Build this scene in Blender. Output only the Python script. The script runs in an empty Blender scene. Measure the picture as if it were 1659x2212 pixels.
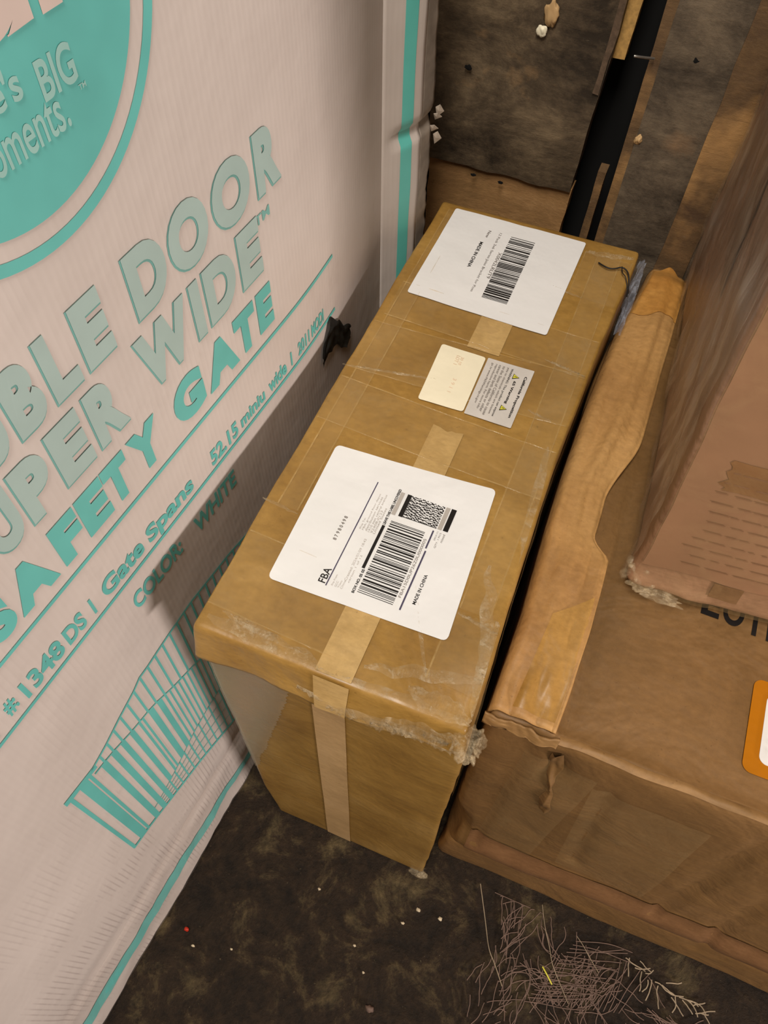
import bpy, bmesh, math, random
from mathutils import Vector, Matrix, noise
random.seed(7)
scn = bpy.context.scene
COL = scn.collection
PI = math.pi

# ------------------------------------------------------------------ camera
cam_d = bpy.data.cameras.new('camera'); cam = bpy.data.objects.new('camera', cam_d); COL.objects.link(cam)
cam_d.sensor_fit = 'HORIZONTAL'; cam_d.sensor_width = 36.0; cam_d.lens = 36.0*1680.75/1659.0
cam_d.clip_start = 0.01
r0 = Vector((0.92602875, 0.37712013, 0.01584807)); r1 = Vector((0.32398904, -0.77261987, -0.54597585))
r2 = Vector((-0.19365395, 0.51072394, -0.837651))
cam.matrix_world = Matrix(((r0.x, -r1.x, -r2.x, 0.24727), (r0.y, -r1.y, -r2.y, -0.20104),
                           (r0.z, -r1.z, -r2.z, 1.28372), (0, 0, 0, 1)))
scn.camera = cam

# ------------------------------------------------------------------ world, lights, exposure
w = bpy.data.worlds.new('world'); scn.world = w; w.use_nodes = True
w.node_tree.nodes['Background'].inputs[0].default_value = (1.0, 0.86, 0.72, 1)
w.node_tree.nodes['Background'].inputs[1].default_value = 0.14

def area(name, loc, target, size, power, color):
    d = bpy.data.lights.new(name, 'AREA'); d.shape = 'RECTANGLE'; d.size, d.size_y = size
    d.energy = power; d.color = color
    o = bpy.data.objects.new(name, d); COL.objects.link(o); o.location = loc
    o.rotation_euler = (Vector(target)-Vector(loc)).to_track_quat('-Z', 'Y').to_euler()
    return o
area('ceiling_lamp', (0.15, -0.75, 3.1), (0.1, 0.3, 0.6), (0.5, 1.2), 64, (1.0, 0.93, 0.84))
area('hall_lamp', (2.3, -0.85, 0.90), (0.0, 0.3, 0.62), (0.55, 0.16), 34, (1.0, 0.89, 0.83))
vs = scn.view_settings
vs.view_transform = 'Standard'; vs.look = 'None'; vs.gamma = 1.0; vs.use_curve_mapping = False; vs.exposure = 0.0

# ------------------------------------------------------------------ materials
def lin(c):
    c = c/255.0
    return c/12.92 if c <= 0.04045 else ((c+0.055)/1.055)**2.4
def L(r, g, b): return (lin(r), lin(g), lin(b), 1.0)

class NB:
    def __init__(s, name):
        s.m = bpy.data.materials.new(name); s.m.use_nodes = True; s.t = s.m.node_tree
        s.b = s.t.nodes['Principled BSDF']; s.o = s.t.nodes['Material Output']
        s.tc = s.t.nodes.new('ShaderNodeTexCoord')
        s.vec = s.tc.outputs['Object']
    def n(s, t): return s.t.nodes.new('ShaderNode'+t)
    def l(s, a, b): s.t.links.new(a, b)
    def mapping(s, scale, rot=(0, 0, 0)):
        m = s.n('Mapping'); m.inputs['Scale'].default_value = scale; m.inputs['Rotation'].default_value = rot
        s.l(s.vec, m.inputs[0]); return m.outputs[0]
    def noise(s, scale, detail=4, rough=0.55, vec=None, dist=0.0):
        n = s.n('TexNoise'); n.inputs['Scale'].default_value = scale; n.inputs['Detail'].default_value = detail
        n.inputs['Roughness'].default_value = rough; n.inputs['Distortion'].default_value = dist
        s.l(vec or s.vec, n.inputs['Vector']); return n.outputs['Fac']
    def ramp(s, fac, stops):
        r = s.n('ValToRGB'); e = r.color_ramp.elements
        while len(e) < len(stops): e.new(0.5)
        for el, (p, c) in zip(e, stops):
            el.position = p; el.color = c if len(c) == 4 else (*c, 1)
        s.l(fac, r.inputs[0]); return r.outputs[0]
    def mix(s, fac, a, b, mode='MIX'):
        m = s.n('Mix'); m.data_type = 'RGBA'; m.blend_type = mode
        for k, v in ((0, fac), (6, a), (7, b)):
            if hasattr(v, 'is_linked') or hasattr(v, 'links'): s.l(v, m.inputs[k])
            else: m.inputs[k].default_value = v
        return m.outputs[2]
    def math(s, op, a, b=0.0, c=0.0):
        m = s.n('Math'); m.operation = op
        for k, v in enumerate((a, b, c)):
            if hasattr(v, 'links'): s.l(v, m.inputs[k])
            else: m.inputs[k].default_value = v
        return m.outputs[0]
    def bump(s, height, strength, dist=0.001, prev=None):
        b = s.n('Bump'); b.inputs['Strength'].default_value = strength; b.inputs['Distance'].default_value = dist
        s.l(height, b.inputs['Height'])
        if prev is not None: s.l(prev, b.inputs['Normal'])
        return b.outputs[0]
    def sep(s):
        x = s.n('SeparateXYZ'); s.l(s.vec, x.inputs[0]); return x.outputs
    def set(s, col=None, rough=None, normal=None, coat=None, spec=None, coat_rough=None):
        for k, v in (('Base Color', col), ('Roughness', rough), ('Normal', normal), ('Coat Weight', coat),
                     ('Specular IOR Level', spec), ('Coat Roughness', coat_rough)):
            if v is None: continue
            if hasattr(v, 'links'): s.l(v, s.b.inputs[k])
            else: s.b.inputs[k].default_value = v
        return s.m
W0, B1 = (0, 0, 0, 1), (1, 1, 1, 1)

def cardboard(name, dark, mid, light, rough=0.55, coat=0.0, coat_rough=0.25, blot=3.0, wr=0.25):
    s = NB(name)
    big = s.noise(blot, 5, 0.6)
    c = s.ramp(big, [(0.30, dark), (0.52, mid), (0.72, light)])
    fib = s.noise(1.0, 3, 0.7, s.mapping((90, 160, 420)))
    c = s.mix(0.35, c, s.ramp(fib, [(0.3, (0.62, 0.60, 0.58)), (0.7, (1.25, 1.25, 1.25))]), 'MULTIPLY')
    spk = s.ramp(s.noise(260, 2), [(0.70, B1), (0.76, (0.55, 0.5, 0.45, 1))])
    c = s.mix(0.5, c, spk, 'MULTIPLY')
    h = s.noise(9, 4, 0.6, dist=0.5)
    nrm = s.bump(h, wr, 0.02)
    lf = s.noise(1.0, 4, 0.6, s.mapping((38, 7, 16)), 0.4)
    nrm = s.bump(lf, wr*0.5, 0.006, nrm)
    nrm = s.bump(s.noise(300, 2), 0.15, 0.0006, nrm)
    return s.set(c, rough, nrm, coat, 0.4, coat_rough)

M = {}
M['kraft'] = cardboard('kraft_taped', L(134, 98, 42), L(157, 119, 56), L(174, 136, 73), 0.45, 0.35, 0.24, 9.0, 0.25)
M['kraft_brown'] = cardboard('kraft_brown', L(112, 82, 44), L(126, 92, 51), L(138, 102, 60), 0.62, 0.05, 0.4, 4.0, 0.35)
M['kraft_pale'] = cardboard('kraft_pale', L(160, 118, 68), L(182, 138, 82), L(196, 152, 94), 0.6, 0.05, 0.4, 7.0, 0.4)
M['kraft_wrapped'] = cardboard('kraft_wrapped', L(128, 96, 72), L(150, 112, 84), L(168, 126, 96), 0.42, 0.25, 0.3, 9.0, 0.5)

def white_box_mat():
    s = NB('white_cardboard')
    g = s.noise(5, 4); c = s.ramp(g, [(0.3, L(216, 204, 196)), (0.7, L(232, 220, 212))])
    wv = s.n('TexWave'); wv.bands_direction = 'Y'; wv.inputs['Scale'].default_value = 55; wv.inputs['Distortion'].default_value = 1.2
    wv.inputs['Detail'].default_value = 1.5
    s.l(s.mapping((1, 1, 0.12)), wv.inputs['Vector'])
    z = s.sep()[2]
    low = s.ramp(z, [(0.10, B1), (0.55, (0.12, 0.12, 0.12, 1))])
    msk = s.ramp(s.noise(14, 3), [(0.46, W0), (0.60, B1)])
    dark = s.math('MULTIPLY', s.ramp(wv.outputs['Color'], [(0.72, W0), (0.95, B1)]), s.math('MULTIPLY', msk, low))
    c = s.mix(s.math('MULTIPLY', dark, 0.45), c, L(150, 132, 128))
    sm = s.ramp(s.noise(20, 5, 0.7, s.mapping((1, 1, 0.5))), [(0.60, W0), (0.78, B1)])
    c = s.mix(s.math('MULTIPLY', sm, 0.16), c, L(150, 135, 122))
    nrm = s.bump(wv.outputs['Color'], 0.04, 0.001)
    nrm = s.bump(s.noise(7, 4), 0.25, 0.01, nrm)
    return s.set(c, 0.5, nrm, 0.0, 0.35)
M['white'] = white_box_mat()

def flat(name, col, rough=0.5, var=0.08, scale=30, coat=0.0, spec=0.4):
    s = NB(name)
    v = s.noise(scale, 3)
    d = tuple(x*(1-var) for x in col[:3])+(1,); u = tuple(min(1, x*(1+var)) for x in col[:3])+(1,)
    nb = s.bump(s.noise(11, 4, 0.6), 0.22, 0.01) if 'paper' in name or 'label' in name else None
    return s.set(s.ramp(v, [(0.3, d), (0.7, u)]), rough, nb, coat, spec)
M['teal'] = flat('teal_ink', L(112, 202, 194), 0.45, 0.10, 12)
M['teal_bright'] = flat('teal_ink_bright', L(112, 215, 204), 0.4, 0.08, 12)
M['teal_pale'] = flat('pale_teal_ink', L(180, 204, 198), 0.45, 0.06, 18)
M['teal_line'] = flat('outline_teal_ink', L(130, 188, 180), 0.45, 0.06, 18)
M['ink_pink'] = flat('unprinted_white', L(228, 208, 198), 0.5, 0.03)
M['ink_mint'] = flat('mint_ink', L(166, 212, 204), 0.5, 0.05)
M['label'] = flat('label_paper', L(230, 228, 226), 0.42, 0.025, 9)
M['cream'] = flat('cream_paper', L(238, 228, 200), 0.45, 0.03, 20)
M['silver'] = flat('silver_label', L(205, 198, 190), 0.32, 0.06, 40)
M['ink'] = flat('black_ink', L(26, 22, 20), 0.45, 0.1)
M['ink_grey'] = flat('grey_ink', L(176, 168, 160), 0.5, 0.06)
M['ink_mid'] = flat('mid_grey_ink', L(118, 110, 104), 0.5, 0.06)
M['ink_violet'] = flat('violet_ink', L(74, 68, 90), 0.5, 0.06)
M['ink_red'] = flat('faded_red_ink', L(224, 196, 168), 0.5, 0.05)
M['yellow'] = flat('warning_yellow', L(214, 206, 70), 0.4, 0.05)
M['orange'] = flat('orange_label', L(178, 108, 4), 0.35, 0.05)
M['pinkprint'] = flat('pink_print', L(148, 108, 80), 0.5, 0.12, 14)
M['redprint'] = flat('red_print', L(134, 92, 56), 0.45, 0.2, 18)
M['darkprint'] = flat('dark_print', L(120, 82, 60), 0.5, 0.15, 30)
M['paper_tape'] = cardboard('paper_tape', L(168, 134, 80), L(190, 156, 100), L(202, 168, 112), 0.4, 0.3, 0.25, 12.0, 0.2)
M['paper_tape_front'] = cardboard('paper_tape_front', L(176, 142, 96), L(190, 154, 106), L(200, 164, 116), 0.5, 0.1, 0.3, 12.0, 0.1)
M['ridge'] = cardboard('worn_edge', L(126, 94, 54), L(146, 110, 66), L(160, 123, 78), 0.6, 0.0, 0.4, 20.0, 0.2)
M['orange_tape'] = cardboard('orange_tape', L(168, 114, 50), L(194, 140, 70), L(210, 158, 88), 0.34, 0.3, 0.2, 14.0, 0.4)
M['ochre_tape'] = cardboard('ochre_tape', L(150, 110, 50), L(168, 126, 64), L(180, 138, 76), 0.42, 0.15, 0.3, 12.0, 0.3)
M['brown_tape'] = cardboard('brown_tape', L(104, 74, 46), L(118, 84, 54), L(130, 94, 62), 0.38, 0.2, 0.2, 10.0, 0.3)
M['rust'] = flat('rust', L(92, 74, 58), 0.5, 0.3, 200)
M['steel'] = flat('steel', L(170, 165, 158), 0.3, 0.1, 60); M['steel'].node_tree.nodes['Principled BSDF'].inputs['Metallic'].default_value = 0.8
M['thread'] = flat('pinkish_thread', L(108, 86, 74), 0.7, 0.2, 50)
M['thread_pale'] = flat('pale_thread', L(150, 132, 108), 0.6, 0.2, 50)
M['black'] = flat('black_thread', L(24, 20, 18), 0.5, 0.2)
M['darkplastic'] = flat('dark_plastic', L(40, 40, 38), 0.5, 0.4, 60)
M['red_bit'] = flat('red_bit', L(178, 44, 24), 0.4)
M['pale_bit'] = flat('pale_bit', L(196, 178, 148), 0.5)
M['chip'] = flat('fresh_wood_chip', L(196, 160, 112), 0.6, 0.15, 60)
M['tan_wood'] = flat('tan_foam_wood', L(186, 146, 84), 0.7, 0.25, 160)
M['torn'] = flat('torn_white_board', L(214, 200, 184), 0.6, 0.2, 80)
M['greyboard'] = flat('scuffed_grey_board', L(158, 146, 134), 0.55, 0.25, 45)

def tape_mat(name, tint, alpha, rough=0.16, streak=0.25, scale=40, stretch=(1, 1, 1), wrinkle=0.35):
    s = NB(name)
    tr = s.n('BsdfTransparent'); mx = s.n('MixShader')
    n1 = s.noise(scale, 5, 0.7, s.mapping(stretch), 0.6)
    fac = s.math('ADD', s.math('MULTIPLY', s.ramp(n1, [(0.48, W0), (0.72, B1)]), streak), alpha)
    nrm = s.bump(n1, wrinkle, 0.004)
    nrm = s.bump(s.noise(scale*3, 3), wrinkle*0.5, 0.0015, nrm)
    s.set(tint, rough, nrm, 0.0, 0.6)
    s.l(fac, mx.inputs[0]); s.l(tr.outputs[0], mx.inputs[1]); s.l(s.b.outputs[0], mx.inputs[2])
    s.l(mx.outputs[0], s.o.inputs[0]); return s.m
M['clear_tape'] = tape_mat('clear_tape', L(200, 170, 120), 0.10, 0.2, 0.10, 30)
M['tape_edge'] = tape_mat('tape_edge', L(214, 180, 120), 0.16, 0.18, 0.40, 34)
M['hazy_tape'] = tape_mat('hazy_tape', L(172, 156, 130), 0.40, 0.3, 0.12, 12, (1, 1, 1), 0.1)
M['crumple'] = tape_mat('crumpled_tape', L(216, 194, 156), 0.10, 0.11, 0.46, 60, (1, 1, 1), 0.9)
M['film'] = tape_mat('stretch_film', L(182, 164, 148), 0.20, 0.28, 0.50, 7, (1.0, 3.0, 0.8), 0.5)
M['film_clear'] = tape_mat('blue_film', L(168, 172, 184), 0.30, 0.15, 0.5, 40, (1, 1, 1), 0.9)
M['gloss_white'] = tape_mat('glossy_clear_tape_on_white', L(214, 200, 190), 0.10, 0.14, 0.12, 14, (1, 1, 0.4), 0.4)

def plank_mat(name, a, b, c2, tan, tan_lo, tan_hi, holes=True, dark=0.6):
    s = NB(name)
    base = s.noise(9, 8, 0.74, s.mapping((1.0, 1, 1.5)), 0.2)
    c = s.ramp(base, [(0.36, a), (0.50, b), (0.64, c2)])
    grain = s.noise(1.0, 5, 0.75, s.mapping((9, 9, 130)), 0.3)
    c = s.mix(0.30, c, s.ramp(grain, [(0.28, (0.45, 0.42, 0.40)), (0.62, (1.12, 1.10, 1.07))]), 'MULTIPLY')
    worn = s.math('MULTIPLY', s.ramp(s.noise(5.5, 5, 0.6, s.mapping((1, 1, 1.0))), [(tan_lo, W0), (tan_hi, B1)]), s.ramp(grain, [(0.25, (0.5,)*3), (0.5, B1)]))
    c = s.mix(worn, c, tan)
    blk = s.ramp(s.noise(26, 4, 0.7), [(0.64, W0), (0.74, B1)])
    c = s.mix(s.math('MULTIPLY', blk, dark), c, L(30, 22, 16))
    wht = s.ramp(s.noise(46, 3, 0.6, s.mapping((1, 1, 2.4))), [(0.70, W0), (0.78, B1)])
    c = s.mix(s.math('MULTIPLY', wht, 0.35), c, L(150, 132, 108))
    nrm = s.bump(grain, 0.12, 0.003); nrm = s.bump(base, 0.35, 0.008, nrm)
    return s.set(c, 0.62, nrm, 0.0, 0.3)
M['plank'] = plank_mat('dirty_plywood', L(50, 41, 31), L(88, 74, 57), L(124, 106, 82), L(176, 138, 94), 0.56, 0.68)
M['plank_grey'] = plank_mat('dirty_grey_plywood', L(58, 50, 41), L(94, 82, 68), L(122, 107, 88), L(160, 126, 92), 0.62, 0.76)
M['plank_tan'] = plank_mat('bare_tan_plywood', L(136, 104, 66), L(162, 124, 80), L(182, 142, 96), L(170, 128, 84), 0.4, 0.6, True, 0.5)
M['plank_strip'] = plank_mat('worn_and_lit_strip', L(88, 68, 50), L(108, 84, 58), L(130, 100, 68), L(172, 132, 84), 0.5, 0.62, True, 0.1)  # bare worn wood; also the painted lit tone of the board edge
M['darkness'] = flat('gap_shade_knot_black', L(6, 5, 4), 0.95, 0.2)  # near black paints the shade behind the board gaps; knots share it

def floor_mat():
    s = NB('dirty_floor')
    a = s.noise(13, 7, 0.72, dist=0.4)
    c = s.ramp(a, [(0.36, L(26, 19, 12)), (0.53, L(42, 31, 20)), (0.65, L(78, 66, 44)), (0.80, L(104, 90, 62))])
    f = s.noise(60, 5, 0.8); c = s.mix(0.8, c, s.ramp(f, [(0.32, (0.35,)*3), (0.62, (1.3, 1.25, 1.2))]), 'MULTIPLY')
    g = s.noise(210, 3, 0.7); c = s.mix(s.ramp(g, [(0.68, W0), (0.78, B1)]), c, L(96, 84, 62))
    nrm = s.bump(a, 0.5, 0.01); nrm = s.bump(f, 0.6, 0.004, nrm); nrm = s.bump(g, 0.4, 0.002, nrm)
    return s.set(c, 0.75, nrm, 0.0, 0.2)
M['floor'] = floor_mat()

# ------------------------------------------------------------------ mesh helpers
def link(name, me, mat, parent=None, smooth=True):
    if mat is not None and not me.materials: me.materials.append(mat)
    o = bpy.data.objects.new(name, me); COL.objects.link(o)
    if parent is not None: o.parent = parent
    if smooth:
        for p in me.polygons: p.use_smooth = True
    return o
def from_data(name, V, F, mat, parent=None, smooth=True):
    me = bpy.data.meshes.new(name); me.from_pydata([tuple(v) for v in V], [], F); me.update()
    return link(name, me, mat, parent, smooth)
def tag(o, label=None, cat=None, group=None, kind=None):
    if label: o['label'] = label
    if cat: o['category'] = cat
    if group: o['group'] = group
    if kind: o['kind'] = kind
    return o

def samples(lo, hi, r, step, extra=()):
    s = {lo, hi}
    for k in (0.35, 1.0, 1.8): s.add(lo+r*k); s.add(hi-r*k)
    n = max(1, round((hi-lo-2*r)/step))
    for i in range(n+1): s.add(lo+r+(hi-lo-2*r)*i/n)
    for e in extra: s.add(e)
    out = sorted(s); res = [out[0]]
    for v in out[1:]:
        if v-res[-1] > 1e-5: res.append(v)
    return res
def boxgrid(lo, hi, r, step, fn=None, extra=((), (), ())):
    A = [samples(lo[i], hi[i], r, step, extra[i]) for i in range(3)]
    N = [len(a) for a in A]; idx = {}; V = []; F = []
    def vid(i, j, k):
        key = (i, j, k)
        if key in idx: return idx[key]
        P = Vector((A[0][i], A[1][j], A[2][k]))
        inner = Vector([min(max(P[q], lo[q]+r), hi[q]-r) for q in range(3)])
        d = P-inner
        if d.length > 1e-9: nrm = d.normalized(); P = inner+nrm*r
        else: nrm = Vector((0, 0, 1))
        if fn: P = fn(P, nrm)
        V.append(P); idx[key] = len(V)-1; return idx[key]
    for ax in range(3):
        u, v = (ax+1) % 3, (ax+2) % 3
        for side in (0, N[ax]-1):
            for a in range(N[u]-1):
                for b in range(N[v]-1):
                    q = []
                    for (da, db) in ((0, 0), (1, 0), (1, 1), (0, 1)):
                        c = [0, 0, 0]; c[ax] = side; c[u] = a+da; c[v] = b+db; q.append(vid(*c))
                    F.append(q if side else q[::-1])
    return V, F
def nz(P, sc, seed=0.0): return noise.noise(Vector((P[0]*sc+seed, P[1]*sc-seed*.7, P[2]*sc+seed*1.3)))
def sm(a, b, x):
    t = max(0.0, min(1.0, (x-a)/(b-a))); return t*t*(3-2*t)

def patch(name, outline_fn, nu, nv, mat, parent, thick=0.0, smooth=True):
    """grid patch; outline_fn(u,v)->point, optional thickness along its own normal"""
    V = [outline_fn(i/nu, j/nv) for j in range(nv+1) for i in range(nu+1)]
    F = [[j*(nu+1)+i, j*(nu+1)+i+1, (j+1)*(nu+1)+i+1, (j+1)*(nu+1)+i] for j in range(nv) for i in range(nu)]
    me = bpy.data.meshes.new(name); me.from_pydata([tuple(v) for v in V], [], F); me.update()
    o = link(name, me, mat, parent, smooth)
    if thick:
        m = o.modifiers.new('thickness', 'SOLIDIFY'); m.thickness = thick; m.offset = 0
    return o
def curve_tube(name, pts, rad, mat, parent=None, cyclic=False):
    cu = bpy.data.curves.new(name, 'CURVE'); cu.dimensions = '3D'; cu.bevel_depth = rad; cu.bevel_resolution = 1; cu.resolution_u = 4
    for pl in (pts if isinstance(pts[0][0], (tuple, list, Vector)) else [pts]):
        sp = cu.splines.new('NURBS'); sp.points.add(len(pl)-1); sp.order_u = 3; sp.use_endpoint_u = True
        for q, p in zip(sp.points, pl): q.co = (*p, 1)
    cu.materials.append(mat)
    o = bpy.data.objects.new(name, cu); COL.objects.link(o)
    dg = bpy.context.evaluated_depsgraph_get(); me = bpy.data.meshes.new_from_object(o.evaluated_get(dg))
    bpy.data.objects.remove(o); 
    return link(name, me, mat, parent)

# text meshes in 2-D, cached
_tc = {}
def text2d(body, bold=0.0, cuts=0):
    key = (body, bold, cuts)
    if key in _tc: return _tc[key]
    cu = bpy.data.curves.new('t', 'FONT'); cu.body = body; cu.size = 1.0; cu.offset = bold; cu.resolution_u = 6
    o = bpy.data.objects.new('t', cu); COL.objects.link(o)
    dg = bpy.context.evaluated_depsgraph_get(); me = bpy.data.meshes.new_from_object(o.evaluated_get(dg))
    V = [(v.co.x, v.co.y) for v in me.vertices]; F = [list(p.vertices) for p in me.polygons]
    bpy.data.objects.remove(o); bpy.data.curves.remove(cu); bpy.data.meshes.remove(me)
    x0 = min(v[0] for v in V); x1 = max(v[0] for v in V); y0 = min(v[1] for v in V); y1 = max(v[1] for v in V)
    V = [((x-x0)/(x1-x0), (y-y0)/(y1-y0)) for x, y in V]
    _tc[key] = (V, F); return _tc[key]
def print_text(items, surf, name, mat, parent, off=0.0005, bold=0.0):
    """items: (text, u0, v0, width, height); surf(u, v, off) -> point"""
    o = None
    for (t, u0, v0, wd, ht) in items:          # every word (or big letter) is a part of its own
        V, F = text2d(t, bold)
        o = from_data(name, [surf(u0+x*wd, v0+y*ht, off) for x, y in V], F, mat, parent, False)
    return o
def print_polys(polys, surf, name, mat, parent, off=0.0004, step=0.012):
    """polys: list of quads [(u,v)*4], subdivided along the u side so they follow the surface"""
    VV = []; FF = []
    for q in polys:
        a, b, c, d = q
        n = max(1, int(max(math.dist(a, b), math.dist(d, c))/step)); k = len(VV)
        for i in range(n+1):
            t = i/n
            for (p, r) in ((a, b), (d, c)):
                VV.append(surf(p[0]+(r[0]-p[0])*t, p[1]+(r[1]-p[1])*t, off))
        for i in range(n): FF.append([k+2*i, k+2*i+2, k+2*i+3, k+2*i+1])
    return from_data(name, VV, FF, mat, parent, False)
def rect(u0, v0, u1, v1): return [(u0, v0), (u1, v0), (u1, v1), (u0, v1)]

# ------------------------------------------------------------------ floor and wall
def floor_fn(u, v):
    x = -1.6+u*4.2; y = -2.2+v*3.2
    return Vector((x, y, -0.003+0.0022*nz((x, y, 0), 18)))
fl = patch('floor', floor_fn, 160, 130, M['floor'], None); tag(fl, kind='structure')

wall = from_data('wall_back', [(-1.6, .80, 0), (2.4, .80, 0), (2.4, .80, 2.4), (-1.6, .80, 2.4), (-1.6, .86, 0), (2.4, .86, 0), (2.4, .86, 2.4), (-1.6, .86, 2.4)],
                 [[0, 1, 2, 3], [5, 4, 7, 6], [4, 0, 3, 7], [1, 5, 6, 2], [3, 2, 6, 7], [0, 4, 5, 1]], M['darkness'], None, False)  # backing coloured near black to stand for shade in the gaps
tag(wall, kind='structure')
def board(name, x0b, x0t, x1b, x1t, z0, z1, y, th, mat, seed, amp=0.002, jag=0.004, parent=wall, label=None):
    def fn(P, n):
        t = (P.z-0)/(1.0); zl = z0+(z1-z0)*P.z; f = (zl-z0)/(z1-z0)
        xl = x0b+(x0t-x0b)*f; xr = x1b+(x1t-x1b)*f
        x = xl+(xr-xl)*P.x
        ed = nz((0, 0, zl), 22, seed)*jag*.35 + nz((0, 0, zl), 90, seed)*jag*0.4
        if P.x < 0.02: x += ed
        if P.x > 0.98: x += nz((5, 0, zl), 22, seed)*jag*.35 + nz((0, 0, zl), 90, seed+3)*jag*.4
        yy = y+P.y*th - amp*nz((x, 0, zl), 14, seed)*(1 if P.y < .5 else 0)
        return Vector((x, yy, zl + (nz((x, 0, 0), 30, seed)*jag if 0.01 < P.z < 0.99 or P.z < .5 else 0)))
    V, F = [], []
    nx, nzz = 14, 40; idx = {}
    def vid(i, j, k):
        if (i, j, k) not in idx:
            V.append(fn(Vector((i/nx, k, j/nzz)), None)); idx[(i, j, k)] = len(V)-1
        return idx[(i, j, k)]
    for i in range(nx):
        for j in range(nzz):
            F.append([vid(i, j, 0), vid(i+1, j, 0), vid(i+1, j+1, 0), vid(i, j+1, 0)])
            F.append([vid(i, j, 1), vid(i, j+1, 1), vid(i+1, j+1, 1), vid(i+1, j, 1)])
    for j in range(nzz):
        F.append([vid(0, j, 0), vid(0, j+1, 0), vid(0, j+1, 1), vid(0, j, 1)])
        F.append([vid(nx, j, 0), vid(nx, j, 1), vid(nx, j+1, 1), vid(nx, j+1, 0)])
    for i in range(nx):
        F.append([vid(i, 0, 0), vid(i, 0, 1), vid(i+1, 0, 1), vid(i+1, 0, 0)])
        F.append([vid(i, nzz, 0), vid(i+1, nzz, 0), vid(i+1, nzz, 1), vid(i, nzz, 1)])
    o = from_data(name, V, F, mat, parent, False)
    if label: o['label'] = label
    return o
board('plank', -.054, -.070, .1415, .1830, .672, 1.5, .720, .028, M['plank'], 1.0, label='dark dirty plywood board with a fresh chip')
board('plank', -.052, -.054, .124, .1415, 0.0, .672, .727, .022, M['plank_tan'], 2.0, label='bare tan lower plywood board')
board('plank', .192, .212, 1.9, 1.9, 0.0, 1.5, .716, .030, M['plank_grey'], 3.0, label='dirty grey plywood board with knots')
board('plank', .181, .199, .193, .213, 0.0, 1.5, .722, .03, M['plank_strip'], 4.0, 0.001, 0.0025, label='rounded edge strip of the board with a painted lit tone')  # board edge catching light: its brightness is put into the colour
board('plank', .263, .290, .298, .335, 0.0, 1.5, .7115, .006, M['plank_strip'], 5.0, 0.001, 0.004, label='worn tan strip on the grey board')
board('plank', -1.5, -1.5, -.066, -.082, 0.0, 1.5, .726, .028, M['plank'], 6.0)
board('batten', .146, .170, .1635, .200, .834, 1.5, .738, .02, M['tan_wood'], 7.0, 0.001, 0.002, label='pale tan batten end inside the dark gap')
board('batten', .1405, .174, .1475, .182, .80, 1.5, .7175, .003, M['rust'], 7.5, 0.001, 0.004, label='rusty brown strip beside the gap')
board('batten', .154, .168, .166, .178, 0.0, .70, .735, .02, M['plank_strip'], 8.0, 0.001, 0.002)
nail = curve_tube('nail', [(.196, .716, .852), (.188, .708, .855), (.180, .700, .858), (.176, .700, .858)], .0014, M['steel'], wall)
def lump(name, c, s, mat, parent, seed, amp=.25, sub=3):
    bm = bmesh.new(); bmesh.ops.create_icosphere(bm, subdivisions=sub, radius=1.0)
    for v in bm.verts:
        d = 1+amp*2*noise.noise(v.co*1.7+Vector((seed, seed, 0)))
        v.co = Vector((c[0]+v.co.x*s[0]*d, c[1]+v.co.y*s[1]*d, c[2]+v.co.z*s[2]*d))
    me = bpy.data.meshes.new(name); bm.to_mesh(me); bm.free()
    return link(name, me, mat, parent)
lump('wood_chip', (.077, .7165, .874), (.0075, .0028, .014), M['chip'], wall, 1.0, .3)
lump('wood_chip', (.070, .7165, .856), (.0055, .0028, .006), M['cream'], wall, 2.0, .3)
lump('wood_chip', (.205, .716, .762), (.004, .003, .006), M['chip'], wall, 4.0, .3)
for (x, z, s) in ((.238, .858, .0055), (.272, .872, .005), (.262, .845, .0045), (-.010, .80, .004), (.012, .665, .003), (.050, .664, .003), (.264, .80, .003)):
    lump('knot', (x, .7165, z), (s*1.1, .0006, s*.7), M['darkness'], wall, x*50, .3, 3)

# ------------------------------------------------------------------ white box with teal print (left)
B0 = Vector((-.08972, -.34431, 0)); E = Vector((.0808443, .9967267, 0)); N0 = Vector((.9967267, -.0808443, 0))
def face_off(s, z):
    d = -0.020*sm(.60, .90, s)**1.3
    d += 0.0012*nz((s, 0, z), 5, 3.0)*sm(.30, .7, abs(z-.6)+.25)
    if z < .24:
        k = sm(.24, .12, z)
        d += k*(0.0040*nz((s, 0, z), 9, 1.0)+0.0018*nz((s, 0, z), 30, 2.0))
        d -= .0030*math.exp(-((z-.165-.012*nz((s, 0, 0), 7, 9))/.014)**2)
        d += .0012*nz((s, 0, z*.2), 60, 5)*k
    return d
def SW(s, z, off=0.0): return B0+E*s+N0*(face_off(s, z)+off)+Vector((0, 0, z))
TH = .27; HT = 1.21; S0, S1 = -.06, .866
def wb_fn(P, n):
    # P.x = s, P.y = depth behind the face (0 = face), P.z = height
    s, dep, z = P
    f = face_off(s, z)*max(0.0, 1-dep/.05)
    return B0+E*s+N0*(f-dep)+Vector((0, 0, z))
V, F = boxgrid((S0, 0, 0), (S1, TH, HT), .004, .013, wb_fn)
wbox = from_data('cardboard_box', V, [f[::-1] for f in F], M['white'])
tag(wbox, 'tall white cardboard box with teal print standing against the left side', 'box')
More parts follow.
